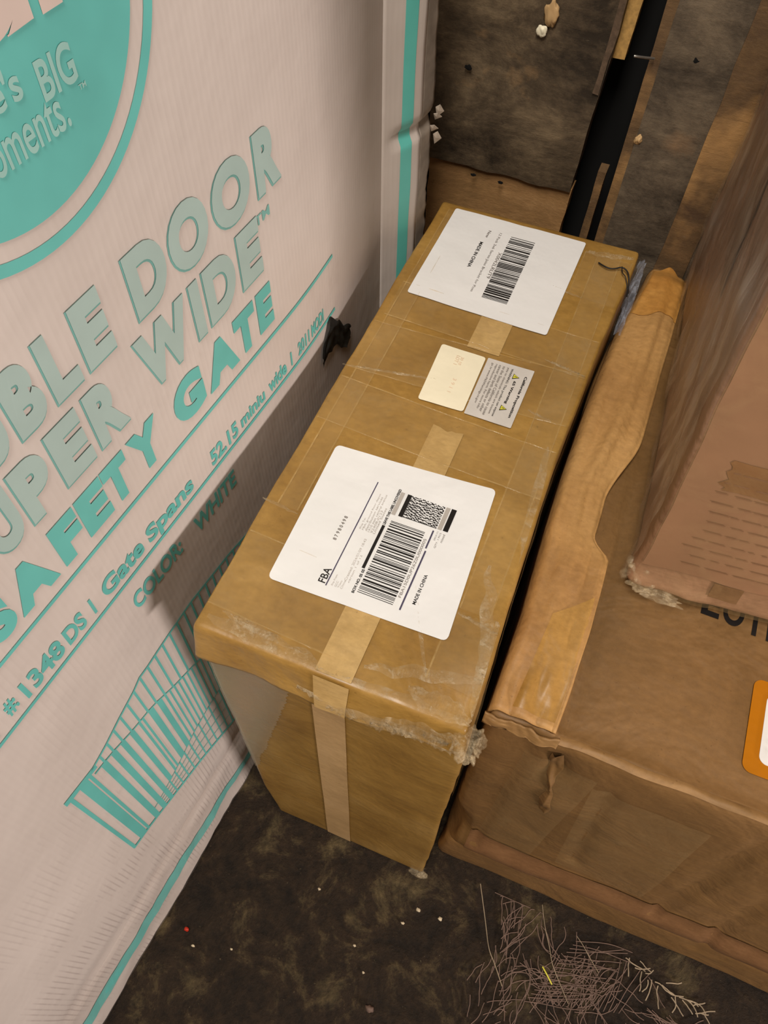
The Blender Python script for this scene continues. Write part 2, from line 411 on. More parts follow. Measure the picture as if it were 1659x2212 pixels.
# flared back corner with its own teal stripe, bent out past a crease
cP = SW(S1-.001, 0.5); cP.z = 0
c0 = Vector((cP.x-.001, cP.y-.004, 0)); c1 = Vector((-.0045, .583, 0))
dirc = (c1-c0); lc = dirc.length; dirc.normalize(); nc = Vector((dirc.y, -dirc.x, 0))
def corner_pt(t, z, off=0.0):
    # t metres along the flared strip
    bend = .0025*math.sin(min(1, t/lc)*PI)
    dent = -.007*math.exp(-((z-.808)/.006)**2)*sm(.0, .03, t)
    wob = .0022*nz((t, 0, z), 16, 4.0)*sm(0, lc, t)
    return c0+dirc*(t+wob)+nc*(bend+dent+off)+Vector((0, 0, z))
strip = patch('corner_strip', lambda u, v: corner_pt(u*lc*.72, v*HT), 12, 170, M['white'], wbox, .0015)
strip['label'] = 'bent white corner strip past the crease'
gs = patch('taped_edge', lambda u, v: corner_pt(lc*.72+u*lc*.30+ (0.003*nz((0, 0, v*HT), 30, 5)+.002*nz((0, 0, v*HT), 90, 5))*u, v*HT, -.0005-.006*u), 8, 220, M['greyboard'], wbox, .0015)
gs['label'] = 'scuffed grey edge covered by old tape'
patch('teal_stripe', lambda u, v: corner_pt(lc*(.33+.21*u), v*HT, .0012), 4, 170, M['teal_bright'], wbox)
rgn = random.Random(3)
for (zz, dx, ln) in ((.822, .0, .012), (.792, .000, .013), (.812, .002, .008), (.802, -.004, .008)):
    V = []; P0 = corner_pt(lc*1.0+dx, zz)
    V = [P0, P0+Vector((.006, -.004, ln*.5)), P0+Vector((.009, .002, -ln*.3)), P0+Vector((.001, .003, -ln)), P0+Vector((.004, -.002, -ln*.2))]
    t = from_data('torn_flake', V, [[0, 1, 4], [1, 2, 4], [2, 3, 4], [3, 0, 4]], M['torn'], wbox, False)
    t.modifiers.new('t', 'SOLIDIFY').thickness = .0005
# logo disc and rings
CC = (.4180, 1.1196)
def ring(name, ra, rb, mat, off):
    V = []; F = []; n = 96; m = 6
    for i in range(n):
        a = 2*PI*i/n
        for k in range(m+1):
            r = ra+(rb-ra)*k/m; s_, z_ = CC[0]+r*math.cos(a), CC[1]+r*math.sin(a)
            V.append(SW(s_, min(z_, HT-.004), off))
    for i in range(n):
        for k in range(m):
            a, b = i*(m+1)+k, ((i+1) % n)*(m+1)+k
            F.append([a, a+1, b+1, b])
    return from_data(name, V, F, mat, wbox, False)
ring('logo_ring', .1168, .1244, M['teal'], .0005)
ring('logo_disc', .0005, .1058, M['teal'], .0005)
print_text([('moments.', .382, 1.0475, .070, .0185)], SW, 'logo_lettering', M['ink_mint'], wbox, .0010, .01)
print_text([("life's", .395, 1.0735, .034, .0170), ('BIG', .4400, 1.0650, .0260, .0200), ('TM', .4640, 1.0600, .0055, .0028)], SW, 'logo_lettering', M['ink_mint'], wbox, .0010, .02)
print_text([('u', .404, 1.1000, .046, .048), ('r', .4560, 1.1000, .034, .048)], SW, 'logo_lettering', M['ink_pink'], wbox, .0010, .05)
# big lettering
def big(row, z0, z1, dark_bold, light_bold):
    it = [(c, a, z0, b-a, z1-z0) for c, a, b in row]
    dk = [(c, a-.0012, z0-.0018, b-a+.0012, z1-z0+.0016) for c, a, b in row]
    print_text(dk, SW, 'lettering_outline', M['teal_line'], wbox, .0005, dark_bold)
    print_text(it, SW, 'lettering', M['teal_pale'], wbox, .0010, light_bold)
row1 = [('D', .225, .256), ('O', .261, .297), ('U', .303, .331), ('B', .3365, .3635), ('L', .3695, .3945), ('E', .4010, .4285),
        ('D', .4535, .4920), ('O', .4975, .5430), ('O', .5500, .5985), ('R', .6070, .6415)]
big(row1, .9075, .9585, .070, .058)
row2 = [('S', .252, .277), ('U', .2830, .3095), ('P', .3140, .3420), ('E', .3480, .3785), ('R', .3850, .4175),
        ('W', .4400, .5000), ('I', .5060, .5175), ('D', .5235, .5630), ('E', .5700, .6010)]
big(row2, .8440, .8965, .070, .058)
print_text([('TM', .598, .8860, .0215, .0090)], SW, 'lettering', M['teal_line'], wbox, .0006, .02)
row3 = [('S', .252, .279), ('A', .2660+.014, .3095, ), ('F', .3160, .3420), ('E', .3440, .3722), ('T', .3725, .3990), ('Y', .4035, .4385),
        ('G', .4590, .4985), ('A', .5035, .5490), ('T', .5475, .5790), ('E', .5830, .6070)]
row3[0] = ('S', .2450, .2680); row3[1] = ('A', .2700, .3095)
print_text([(c, a, .7830, b-a, .0445) for c, a, b in row3], SW, 'lettering', M['teal'], wbox, .0008, .068)
print_polys([rect(.03, .7660, .725, .7700), rect(.03, .6965, .725, .7005)], SW, 'rule_line', M['teal'], wbox, .0007)
sub = [('Model', .155, .708, .048, .022), ('#:', .2170, .712, .011, .0200), ('1348', .2345, .708, .0440, .0240), ('DS', .2830, .708, .0220, .0230), ('I', .3140, .708, .0028, .0220),
       ('Gate', .3290, .708, .0520, .0230), ('Spans', .3880, .7020, .0660, .0270), ('52.15', .4830, .7050, .0440, .0200), ('miniu', .5330, .7060, .0420, .0150),
       ('wide', .5830, .7050, .0330, .0180), ('I', .6250, .7050, .0025, .0180), ('2011', .6400, .7050, .0240, .0170), ('MODI', .6690, .7050, .0280, .0170)]
print_text(sub, SW, 'lettering', M['teal'], wbox, .0007, .035)
print_text([('COLOR:', .3480, .6520, .0700, .0240), ('WHITE', .4400, .6480, .0680, .0240)], SW, 'lettering', M['teal'], wbox, .0007, .03)
BC = [(-.05, .066, .017), (0, .067, .0175), (.23, .080, .018), (.38, .060, .011), (.60, .064, .011), (.84, .066, .011)]
def bcw(s_):
    for (a, c, h), (b, c2, h2) in zip(BC, BC[1:]):
        if s_ <= b: t = (s_-a)/(b-a); return c+(c2-c)*t, h+(h2-h)*t
    return BC[-1][1:]
bq = []
for i in range(89):
    a, b = -.05+.01*i, -.04+.01*i; (ca, ha), (cb, hb) = bcw(a), bcw(b)
    bq.append([(a, ca-ha), (b, cb-hb), (b, cb+hb), (a, ca+ha)])
print_polys(bq, SW, 'border_line', M['teal'], wbox, .0009, .008)
# printed gate picture
def interp(tab, s):
    for (a, za), (b, zb) in zip(tab, tab[1:]):
        if s <= b: return za+(zb-za)*max(0, (s-a))/(b-a)
    return tab[-1][1]
TOP = [(.192, .5365), (.208, .531), (.2261, .532), (.2494, .5385), (.277, .5501), (.3037, .559), (.3128, .566), (.3255, .5655), (.3478, .568), (.40, .572), (.47, .564), (.53, .55), (.60, .545), (.66, .54)]
MID = [(.192, .518), (.2279, .5205), (.2469, .5170), (.2802, .5050), (.3089, .4990), (.3411, .4811), (.3786, .4660), (.45, .44), (.66, .42)]
BOT = [(.192, .2985), (.2261, .2920), (.256, .2817), (.2949, .2690), (.3238, .2600), (.3643, .2420), (.3887, .2323), (.45, .215), (.66, .17)]
LOW = [(.192, .31), (.2248, .3108), (.2557, .3153), (.2939, .326), (.332, .3430), (.3637, .3486), (.45, .36), (.66, .37)]
polys = []
def rail(tab, w, s0=.195, s1=.66, n=34):
    for i in range(n):
        a, b = s0+(s1-s0)*i/n, s0+(s1-s0)*(i+1)/n
        polys.append([(a, interp(tab, a)-w), (b, interp(tab, b)-w), (b, interp(tab, b)+w), (a, interp(tab, a)+w)])
rail(TOP, .0016, .225); rail(MID, .0012, .226); rail(BOT, .0026, .195); rail(LOW, .0008, .235)
def bar(s0, s1, tb, zt, sk=0.0): polys.append([(s0+sk, interp(tb, s0)), (s1+sk, interp(tb, s1)), (s1, zt(s1)), (s0, zt(s0))])
T_ = lambda s: interp(TOP, s)
bar(.1945, .1985, BOT, T_); polys.append([(.190, .531), (.232, .526), (.232, .534), (.190, .540)])
bar(.2075, .2185, BOT, T_); bar(.2200, .2235, BOT, T_)
for i, (s0, wd) in enumerate([(.2345, .0075), (.2480, .0070), (.2610, .0062), (.2740, .0062), (.2870, .0030), (.2925, .0026), (.3020, .0075), (.3150, .0070), (.3260, .0026), (.3330, .0024),
                              (.3400, .0024), (.3470, .0024), (.3540, .0024), (.3610, .0024), (.3680, .0024), (.3750, .0022), (.3830, .0022), (.3910, .0022)]+[(.3990+.011*k, .0026) for k in range(24)]):
    bar(s0, s0+wd, LOW if i > 2 else BOT, lambda s: interp(MID, s), .0)
for i in range(34):
    s0 = .2345+.0125*i; bar(s0+.004, s0+.0066, MID, T_, .0)
for i in range(30):
    s0 = .262+.0115*i; bar(s0, s0+.0022, BOT, lambda s: interp(LOW, s), .0)
for k in range(3):
    for i in range(30):
        a = .25+(.66-.25)*i/30; b = .25+(.66-.25)*(i+1)/30; f = (k+1)/4
        za = interp(BOT, a)*(1-f)+interp(LOW, a)*f; zb = interp(BOT, b)*(1-f)+interp(LOW, b)*f
        polys.append([(a, za), (b, zb), (b, zb+.0014), (a, za+.0014)])
print_polys(polys, SW, 'gate_picture', M['teal'], wbox, .0008, .02)
# glossy tape along the foot of the box
patch('clear_tape', lambda u, v: SW(-.04+u*.86, .004+v*(.165+.012*nz((u*4, 0, 0), 3, 2)), .0016+.0009*nz((u*12, 0, v*3), 1.5, 3)), 130, 16, M['gloss_white'], wbox)
patch('crease', lambda u, v: SW(-.04+u*.47, .140+.030*u+.008*nz((u*6, 0, 0), 1.2, 9)+(v-.5)*.014, .0014+.0030*math.sin(v*PI)), 90, 6, M['gloss_white'], wbox)

# ------------------------------------------------------------------ centre box
CW, CL, CH = .25, .628, .6814
def ctop(x, y):
    z = CH + .0016*nz((x, y, 0), 7, 2.0)
    z += .0004*nz((x, y, 0), 45, 5.0)
    z -= .0025*math.exp(-(((x-.14)/.11)**2+((y-.3)/.25)**2))
    return z
def c_fn(P, n):
    x, y, z = P
    k = sm(.60, CH, z)
    top = ctop(x, y)-CH
    z += top*k
    # loose lid lip over the front face
    if y < .05:
        q = sm(.05, .0, y)
        lip = max(0.0, (CH-z)/.043) if z > .638 else math.exp(-((z-.638)/.0030)**2)
        y -= q*(.012*lip*(.85+.5*nz((x, 0, 0), 12, 1)+.2*nz((x, 0, z), 40, 1)))
        z += q*.0016*sm(.66, .681, z)*nz((x, 0, 0), 30, 6)
        y += q*(.0012*nz((x, 0, z), 9, 8))
    if x > .2 and y < .06 and z > .6:                      # crushed corner
        d = math.exp(-(((x-.25)/.03)**2+(y/.04)**2+((z-.68)/.035)**2))
        z -= .012*d; x -= .004*d; y += .004*d
    if x < .05: x += .0022*nz((0, y, z), 7, 4)*sm(.05, 0, x)+.0006*nz((0, y, z), 50, 4)*sm(.05, 0, x)
    if x > .2: x -= (.009*math.sin(min(1, max(0, y/.60))*PI)+.0)*sm(.15, .25, x)
    if x > .2: x += .0022*nz((1, y, z), 7, 5)*sm(.2, .25, x)+.0008*nz((0, y, z), 45, 4)*sm(.2, .25, x)
    if x < .06 and y < .05: # soft lower front corner
        x += .010*sm(.16, 0, z)*sm(.06, 0, x)
    return Vector((x, y, z))
V, F = boxgrid((0, 0, 0), (CW, CL, CH), .0045, .009, c_fn, ((), (), (.612, .620, .628, .632, .636, .6385, .641, .645, .65, .655, .66, .665, .67)))
cbox = from_data('cardboard_box', V, F, M['kraft'])
tag(cbox, 'long brown cardboard box with two big white labels on top', 'box')
def ST(x, y, off=0.0):
    x = min(x, CW-.0035-.009*math.sin(min(1, max(0, y/.60))*PI)); y = min(max(y, .002), CL-.003)
    return Vector((x, y, ctop(x, y)+off+.0004))
def SFo(x, z, off=0.0):
    p = c_fn(Vector((x, 0, z)), None); return Vector((p.x, p.y-off-.0004, p.z))

def jag(v, f, a, seed): 
    t = (v*f) % 1.0; return a*(abs(t-.5)*2)+a*.8*noise.noise(Vector((v*9, seed, 0)))
def top_tape(x0, y0, x1, y1, mat='clear_tape', name='packing_tape', off=.0006, skew=0.0, n=(40, 10), seed=0.0, edge=True):
    def f(u, v):
        x = x0+(x1-x0)*u; y = y0+(y1-y0)*v+skew*(u-.5)
        if u in (0, 1) or True:
            if u == 1 and (x1-x0) > (y1-y0): x += jag(v, 9, .003, seed)
            if v == 1 and (x1-x0) < (y1-y0): y += jag(u, 9, .003, seed)
        return ST(x, y, off+.0003*nz((x, y, 0), 40, seed))
    o = patch(name, f, n[0], n[1], M[mat], cbox)
    if edge:
        long_x = (x1-x0) > (y1-y0)
        def g(side):
            def h(u, v):
                if long_x: x = x0+(x1-x0)*u; y = (y0, y1)[side]+skew*(u-.5)+(v-.5)*.0016
                else: y = y0+(y1-y0)*u; x = (x0, x1)[side]+(v-.5)*.0016
                k = .0009*max(0, .3+nz((x, y, 0), 50, seed+side))
                return ST(x, y, off+.0004+k*math.sin(v*PI)*1.5)
            return h
        for sd in (0, 1):
            e = patch('tape_edge', g(sd), 70, 3, M['tape_edge'], o)
    return o
top_tape(.004, .020, .126, .098, seed=1, skew=-.006)
top_tape(.200, .030, .247, .094, seed=2, skew=-.004)
top_tape(.004, .240, .245, .300, seed=3, skew=-.010)
top_tape(.004, .326, .245, .400, seed=4, skew=.012)
top_tape(.010, .405, .245, .462, seed=5, skew=-.006, off=.0008)
top_tape(.190, .520, .246, .600, seed=6, skew=-.004)
top_tape(.014, .136, .034, .610, seed=7, n=(6, 60), off=.0009)
top_tape(.205, .100, .232, .600, seed=8, n=(6, 60), off=.0009)
top_tape(.114, .002, .146, .280, 'paper_tape', 'paper_tape', .0009, 0, (8, 40), 9, False)
top_tape(.110, .398, .146, .452, 'paper_tape', 'paper_tape', .0009, 0, (8, 12), 10, False)
# front face
def front_tape(name, mat, xl, xr, zb, zt, off, n=(10, 60), topf=None):
    return patch(name, lambda u, v: SFo((xl(v))+(xr(v)-xl(v))*u, zb+(zt-zb)*v, off), n[0], n[1], M[mat], cbox)
front_tape('paper_tape', 'paper_tape_front', lambda v: .094+.014*v, lambda v: .132+.008*v, .006, .630, .0010)
front_tape('paper_tape', 'paper_tape', lambda v: .118-.004*v, lambda v: .146, .639, .6805, .0012, (8, 16))
def hz(u, v):
    z = .25+(.634-.25)*v
    xr = .002+.088*((z-.25)/.384)**.95 + .0028*((v*34) % 1) + .004*noise.noise(Vector((v*8, 1, 0)))
    return SFo(.0025+(xr-.0025)*u, z, .0012)
hzt = patch('clear_tape', hz, 14, 120, M['hazy_tape'], cbox); hzt['label'] = 'hazy clear tape wrapped over the left edge'
patch('tape_edge', lambda u, v: SFo(.004+.135*u, .318+.036*math.sin(u*2)+.02-.03*u+(v-.5)*.002, .001+.0006*nz((u, 0, 0), 30)), 60, 2, M['tape_edge'], cbox)
# crumpled tape along the front top edge and on the corner
def wrinkle(p0, p1, w, amp, seed, base=ST, name='tape_wrinkle', n=70, mat='crumple'):
    def f(u, v):
        a = p0[0]+(p1[0]-p0[0])*u; b = p0[1]+(p1[1]-p0[1])*u
        d = Vector((-(p1[1]-p0[1]), p1[0]-p0[0], 0)).normalized()
        ww = w*math.sin(max(.02, u)*PI)**.5
        ctr = .35*w*noise.noise(Vector((u*6, seed, 2)))
        q = (v-.5)*ww+ctr
        h = amp*abs(noise.noise(Vector((u*26, v*3, seed))))*2*math.sin(v*PI)+.0005
        return base(a+d.x*q, b+d.y*q, h)
    return patch(name, f, n, 6, M[mat], cbox)
wrinkle((.010, .012), (.130, .004), .016, .004, 1)
wrinkle((.020, .020), (.090, .012), .008, .004, 2)
wrinkle((.130, .004), (.246, .006), .012, .003, 3)
wrinkle((-.002, .320), (.098, .340), .0032, .0022, 4)
wrinkle((.128, .645), (.236, .655), .018, .004, 5, SFo)
wrinkle((.10, .655), (.24, .642), .010, .003, 6, SFo)
wrinkle((.150, .020), (.245, .045), .012, .003, 7)
wrinkle((.205, .095), (.246, .088), .0036, .0024, 8)
wrinkle((.170, .526), (.205, .520), .003, .002, 9)
wrinkle((.193, .413), (.238, .405), .003, .0022, 10)
wrinkle((.196, .338), (.222, .332), .0028, .002, 11)
wrinkle((-.002, .137), (.036, .133), .0034, .0022, 12)
wrinkle((.216, .150), (.246, .040), .012, .003, 13)
wrinkle((.228, .300), (.240, .160), .010, .0022, 14)
wrinkle((.190, .600), (.247, .610), .010, .003, 15)
wrinkle((.168, .650), (.246, .662), .026, .006, 17, SFo)
wrinkle((.238, .100), (.247, .010), .016, .005, 18)
wrinkle((.190, .016), (.246, .010), .018, .005, 19)
wrinkle((.150, .130), (.20, .03), .004, .002, 16)
# ridges of clear film standing along the right front top corner
bm = bmesh.new(); bmesh.ops.create_icosphere(bm, subdivisions=5, radius=1.0)
for v in bm.verts:
    d = 1+.55*noise.noise(v.co*1.9)+.30*noise.noise(v.co*4.3)+.06*abs(noise.noise(v.co*11))
    v.co = Vector((.250+v.co.x*.0115*d, .001+v.co.y*.013*d, .654+v.co.z*.017*d))
me = bpy.data.meshes.new('crumpled_tape'); bm.to_mesh(me); bm.free()
ct = link('crumpled_tape', me, M['crumple'], cbox); ct['label'] = 'shiny crumpled clear tape on the crushed corner'
def side_tape(u, v):
    z = .45+.232*v; y = .004+.60*u
    p = c_fn(Vector((CW, y, z)), None); return Vector((p.x+.0016+.0012*nz((0, y, z), 35, 2), p.y, p.z))
patch('packing_tape', side_tape, 90, 14, M['clear_tape'], cbox)
lump('crumpled_tape', (.243, -.001, .004), (.012, .008, .004), M['crumple'], cbox, 3, .4, 3)

# labels: rounded rectangles from their four corners
def quad_surf(A, B, C, D):
    def s(a, b): # a along A->B (0..1), b along A->D
        p = [(A[i]*(1-a)+B[i]*a)*(1-b)+(D[i]*(1-a)+C[i]*a)*b for i in (0, 1)]
        return p
    return s
def rounded(A, B, C, D, rad, mat, name, off, label=None, n=26):
    q = quad_surf(A, B, C, D); wd = math.dist(A, B); ht = math.dist(A, D)
    def f(u, v):
        a, b = u*wd, v*ht
        # pull the corners in
        dx = rad-min(a, wd-a); 
        if dx > 0:
            cut = rad-math.sqrt(max(0, rad*rad-dx*dx)); b = cut+(ht-2*cut)*v
        x, y = q(a/wd, b/ht)
        return ST(x, y, off+.0003*nz((x, y, 0), 30, 3))
    us = [0, .15, .35, .6, 1.0]; NU = n+8
    cols = sorted({rad*k/wd for k in us} | {1-rad*k/wd for k in us} | {i/n for i in range(n+1)})
    V = []; F = []
    for u in cols:
        for j in range(n+1): V.append(f(u, j/n))
    for i in range(len(cols)-1):
        for j in range(n):
            a = i*(n+1)+j; F.append([a, a+n+1, a+n+2, a+1])
    o = from_data(name, V, F, M[mat], cbox)
    if o.data.polygons[0].normal.z < 0: o.data.flip_normals()
    md = o.modifiers.new('t', 'SOLIDIFY'); md.thickness = .0003; md.offset = -1
    for p in o.data.polygons: p.use_smooth = False
    if label: o['label'] = label
    return o, q, wd, ht
OFF = .0019
lab1, _, _, _ = rounded((.0365, .2200), (.1967, .2294), (.2053, .0661), (.0405, .0626), .005, 'label', 'shipping_label', OFF, 'large white shipping label at the near end')
lab2, _, _, _ = rounded((.0213, .6162), (.1868, .6153), (.1846, .4470), (.0206, .4497), .003, 'label', 'shipping_label', OFF, 'large white barcode label at the far end')
crm, _, _, _ = rounded((.0845, .3899), (.1344, .3896), (.1359, .3094), (.0877, .3070), .003, 'cream', 'sticker', OFF, 'blank cream sticker in the middle')
slv, _, _, _ = rounded((.1366, .3906), (.1876, .3912), (.1869, .3074), (.1374, .3080), .001, 'silver', 'sticker', OFF, 'silver warning sticker in the middle')
# frames for the print: u reads along the text, v is the letters' up
def S1_(u, v, off): return ST(-v, u, OFF+off)           # reads toward the wall, up is toward the white box
def S2_(u, v, off): return ST(v, -u, OFF+off)           # reads toward the viewer, up is toward the right
# near label
print_text([('FBA', .0765, -.0890, .0155, .0068)], S1_, 'lettering', M['ink'], lab1, .0004, .01)
print_text([('8', .1203+.0036*i, -.0800, .0022, .0034) if c == '8' else (c, .1203+.0036*i, -.0800, .0022, .0034) for i, c in enumerate('87980498')], S1_, 'lettering', M['ink_mid'], lab1, .0004, .03)
print_polys([rect(.0750, -.0910, .1945, -.0900), ], S1_, 'rule_line', M['ink_violet'], lab1)
print_polys([rect(.0780, -.1590, .1412, -.1575), rect(.1437, -.1582, .1640, -.1567)], S1_, 'rule_line', M['ink_violet'], lab1)
print_text([('Ship From:', .0770, -.0965, .0120, .0020), ('GCC', .0770, -.0995, .0060, .0018), ('Yiwu', .0770, -.1022, .0075, .0018), ('China', .0770, -.1050, .0090, .0018),
            ('Created: 2024/01/09 18:43', .0860, -.1052, .046, .0022), ('carton 1 of 12', .0850, -.1082, .030, .0018),
            ('Ship To:', .1400, -.0960, .0130, .0020), ('FBA: ground floor depot', .1400, -.0988, .0430, .0020), ('distribution services', .1400, -.1016, .0400, .0020),
            ('1910 east central avenue', .1400, -.1044, .0440, .0020), ('92408-0123', .1400, -.1072, .0260, .0020), ('United States', .1400, -.1096, .0300, .0020)],
           S1_, 'lettering', M['ink_grey'], lab1, .0004, .0)
print_polys([rect(.1035, -.1150, .1520, -.1122)], S1_, 'black_bar', M['ink'], lab1)
print_text([('BOX NO. 05 05', .0775, -.1160, .0250, .0026), ('LEAVE THIS LABEL UNCOVERED', .1530, -.1145, .0420, .0026)], S1_, 'lettering', M['ink'], lab1, .0004, .035)
rb = random.Random(11)
def barcode(u0, u1, v0, v1, surf, parent, name='barcode', seed=1, mod=.00036):
    rb = random.Random(seed); polys = []; u = u0
    while u < u1:
        wdt = rb.choice((1, 1, 2, 1, 3, 2))*mod*1.45; polys.append(rect(u, v0, min(u1, u+wdt), v1)); u += wdt+rb.choice((1, 1, 2, 2, 3))*mod*1.5
    return print_polys(polys, surf, name, M['ink'], parent, .0004, 1.0)
barcode(.0800, .1605, -.1510, -.1180, S1_, lab1, seed=4, mod=.00042)
print_text([('FBA15D0UP26Z0U000005', .0890, -.1550, .0640, .0026)], S1_, 'lettering', M['ink_mid'], lab1, .0004, .0)
print_text([('MADE IN CHINA', .0875, -.1690, .0310, .0032)], S1_, 'lettering', M['ink'], lab1, .0004, .02)
print_polys([rect(.1660, -.1188, .1925, -.1150)], S1_, 'stacked_code', M['ink_grey'], lab1)
print_polys([rect(.1665, -.1260, .1925, -.1218)], S1_, 'stacked_code', M['ink'], lab1)
print_polys([rect(.1670, -.1700, .1930, -.1652)], S1_, 'stacked_code', M['ink'], lab1)
print_polys([rect(.1668, -.1640, .1928, -.1600)], S1_, 'stacked_code', M['ink_grey'], lab1)
pp = []
for i in range(22):
    u = .1668
    while u < .1920:
        wdt = rb.uniform(.0006, .0022)
        pp.append(rect(u, -.1590+i*.0015, min(.1925, u+wdt), -.1590+i*.0015+.00135)); u += wdt+rb.uniform(.0005, .0018)
print_polys(pp, S1_, 'stacked_code', M['ink'], lab1, .0004, 1.0)
print_text([('(SKU) (1)', .1545, -.1625, .0100, .0018), ('QTY. 1 PCS', .1470, -.1655, .0170, .0018), ('mixed', .1545, -.1690, .009, .0022)], S1_, 'lettering', M['ink_mid'], lab1, .0004, .0)
# far label: reads toward the viewer
barcode(-.5895, -.4758, .1006, .1304, S2_, lab2, seed=9, mod=.00056)
print_text([('X0042LRUT9', -.5560, .0955, .0480, .0042)], S2_, 'lettering', M['ink_mid'], lab2, .0004, .0)
print_text([('12 Pack 2x6 Series Joist Bracket for Post', -.5910, .0850, .1120, .0038), ('New', -.5905, .0720, .0140, .0036)], S2_, 'lettering', M['ink_mid'], lab2, .0004, -.002)
print_text([('MADE IN CHINA', -.5660, .0690, .0490, .0042)], S2_, 'lettering', M['ink'], lab2, .0004, .02)
# cream sticker faint print
print_text([('LOT 1', -.3800, .1050, .0130, .0040), ('20 10', -.3800, .1100, .0120, .0030), ('3 9 1 1', -.3480, .1120, .0200, .0038)], S2_, 'lettering', M['ink_red'], crm, .0004, .0)
# silver sticker
print_text([('California Proposition', -.3795, .1795, .0600, .0036), ('65 Warning', -.3690, .1705, .0330, .0036)], S2_, 'lettering', M['ink'], slv, .0004, .03)
def tri(u, v, s, name):
    polys = [[(u, v), (u+s, v), (u+s/2, v+s*.9), (u+s/2, v+s*.9)]]
    t = print_polys(polys, S2_, name, M['ink'], slv, .0004, 1.0)
    k = .78
    print_polys([[(u+s*.13, v+s*.08), (u+s*.87, v+s*.08), (u+s/2, v+s*.9*.86), (u+s/2, v+s*.9*.86)]], S2_, 'warning_triangle', M['yellow'], slv, .0007, 1.0)
    print_polys([rect(u+s*.46, v+s*.2, u+s*.54, v+s*.55)], S2_, 'warning_triangle', M['ink'], slv, .0009, 1.0)
tri(-.3790, .1685, .0080, 'warning_triangle'); tri(-.3330, .1690, .0080, 'warning_triangle')
for i, tx in enumerate(['WARNING: This product can expose', 'you to chemicals which are known', 'to the State of California to cause', 'cancer and birth defects or other', 'reproductive harm. For more info', 'go to www.P65Warnings.ca.gov']):
    print_text([(tx, -.3850, .1635-.0043*i, (.070, .068, .072, .069, .066, .060)[i], .0030)], S2_, 'lettering', M['ink_mid' if i else 'ink'], slv, .0004, .005)

# ------------------------------------------------------------------ lower right box
RX0, RX1, RY0, RY1, RH = .258, 1.02, .045, .700, .610
def r_fn(P, n):
    x, y, z = P
    if x < RX0+.03: x += (.010*math.sin(max(0, (y-.2))/.5*PI)*-1+.012*sm(.5, .75, y)+.0025*nz((0, y, z), 9, 1))*sm(RX0+.03, RX0, x)
    if y < .09:
        q = sm(.09, .045, y)
        lip = .013*sm(.12, .15, z)*sm(.20, .158, z)+.006*sm(.148, .12, z)
        y -= q*(lip-.004*math.exp(-((z-.118)/.006)**2)+.0045*nz((x, 0, z), 6, 2)+.0012*nz((x, 0, z), 25, 3))
        # long slanting folds pressed into the front
        for (xa, za, xb, zb, am) in ((.413, .269, .386, .528, .0040), (.538, .195, .516, .555, .0050), (.625, .079, .583, .412, .0045), (.300, .19, .300, .59, .004)):
            dx, dz = xb-xa, zb-za; Ls = math.hypot(dx, dz); t = ((x-xa)*dx+(z-za)*dz)/Ls
            ds = ((x-xa)*dz-(z-za)*dx)/Ls
            if -.02 < t < Ls+.02: y += q*am*math.exp(-(ds/.006)**2)
        y += q*.006*math.exp(-(((x-.332)/.009)**2+((z-.555)/.03)**2)) - q*.004*math.exp(-(((x-.352)/.012)**2+((z-.44)/.03)**2))
        # rounded edge below the fold of the lid
        z += q*.003*sm(.58, .61, z)*nz((x, 0, 0), 18, 4)
    if z > .57:
        k = sm(.57, .61, z)
        z += k*(.0025*nz((x, y, 0), 5, 6)+.0006*nz((x, y, 0), 26, 7)-.004*sm(.33, .5, x)*sm(.1, .35, y)*0)
        z += k*.0030*math.exp(-((y-.052)/.007)**2)
        z -= k*.0035*math.exp(-((x-.325)/.008)**2)
    if x < .30 and y < .08: # soft, crushed near corner
        q = sm(.30, .258, x)*sm(.08, .045, y)
        x += q*(.020*math.exp(-((z-.19)/.07)**2)+.006*nz((0, 0, z), 20, 3)); 
        y += q*.006*math.exp(-((z-.24)/.08)**2)
    return Vector((x, y, z))
V, F = boxgrid((RX0, RY0, 0), (RX1, RY1, RH), .009, .010, r_fn, ((.318, .325, .332), (.05, .055), (.112, .118, .125, .132, .14, .148, .156, .19)))
rbox = from_data('cardboard_box', V, F, M['kraft_brown'])
tag(rbox, 'wide brown cardboard box on the floor at the right, under another box', 'box')
def rtop(x, y): return r_fn(Vector((x, y, RH)), None).z
def SR(x, y, off=0.0): return Vector((x, y, rtop(x, y)+off+.0006))
# raised flap along the left edge
def flap_pt(u, v):
    y = .052+.640*v
    xl = .2565-.007*math.sin(min(1, max(0, (y-.15)/.45))*PI)+.012*sm(.55, .69, y)
    xr = .3185+.002*nz((0, y, 0), 12, 2)
    xr -= .020*sm(.232, .258, y)*(1-sm(.30, .40, y))+.004*sm(.10, .0, y)
    x = xl+(xr-xl)*u
    rise = .0135*(1-.25*math.exp(-((v-.0)/.05)))*(1-.35*sm(.25, .6, y)*sm(.6, 1.0, u))
    edge = (1-(1-min(1, u/.16))**2)**.5                     # rounded left edge
    z = RH-.012+(rise+.012)*edge+.0018*nz((x, y, 0), 14, 3)+.0030*nz((x*4, y*.45, 0), 16, 4)+.0010*nz((x*3, y*.5, 0), 60, 4)
    z += .0045*math.exp(-((u-.52+.1*math.sin(y*9))/.11)**2)*sm(.15, .4, y)*(1-.8*sm(.56, .66, y))
    z -= .010*sm(.66, .692, y)
    z -= .006*sm(.14, .06, y)*(.5+.8*noise.noise(Vector((u*5, 1, y*20))))
    if u > .94: z -= .002
    return Vector((x, y, z))
fp = patch('flap', flap_pt, 36, 120, M['kraft_pale'], rbox, .0035); fp['label'] = 'pale raised flap along the left edge'
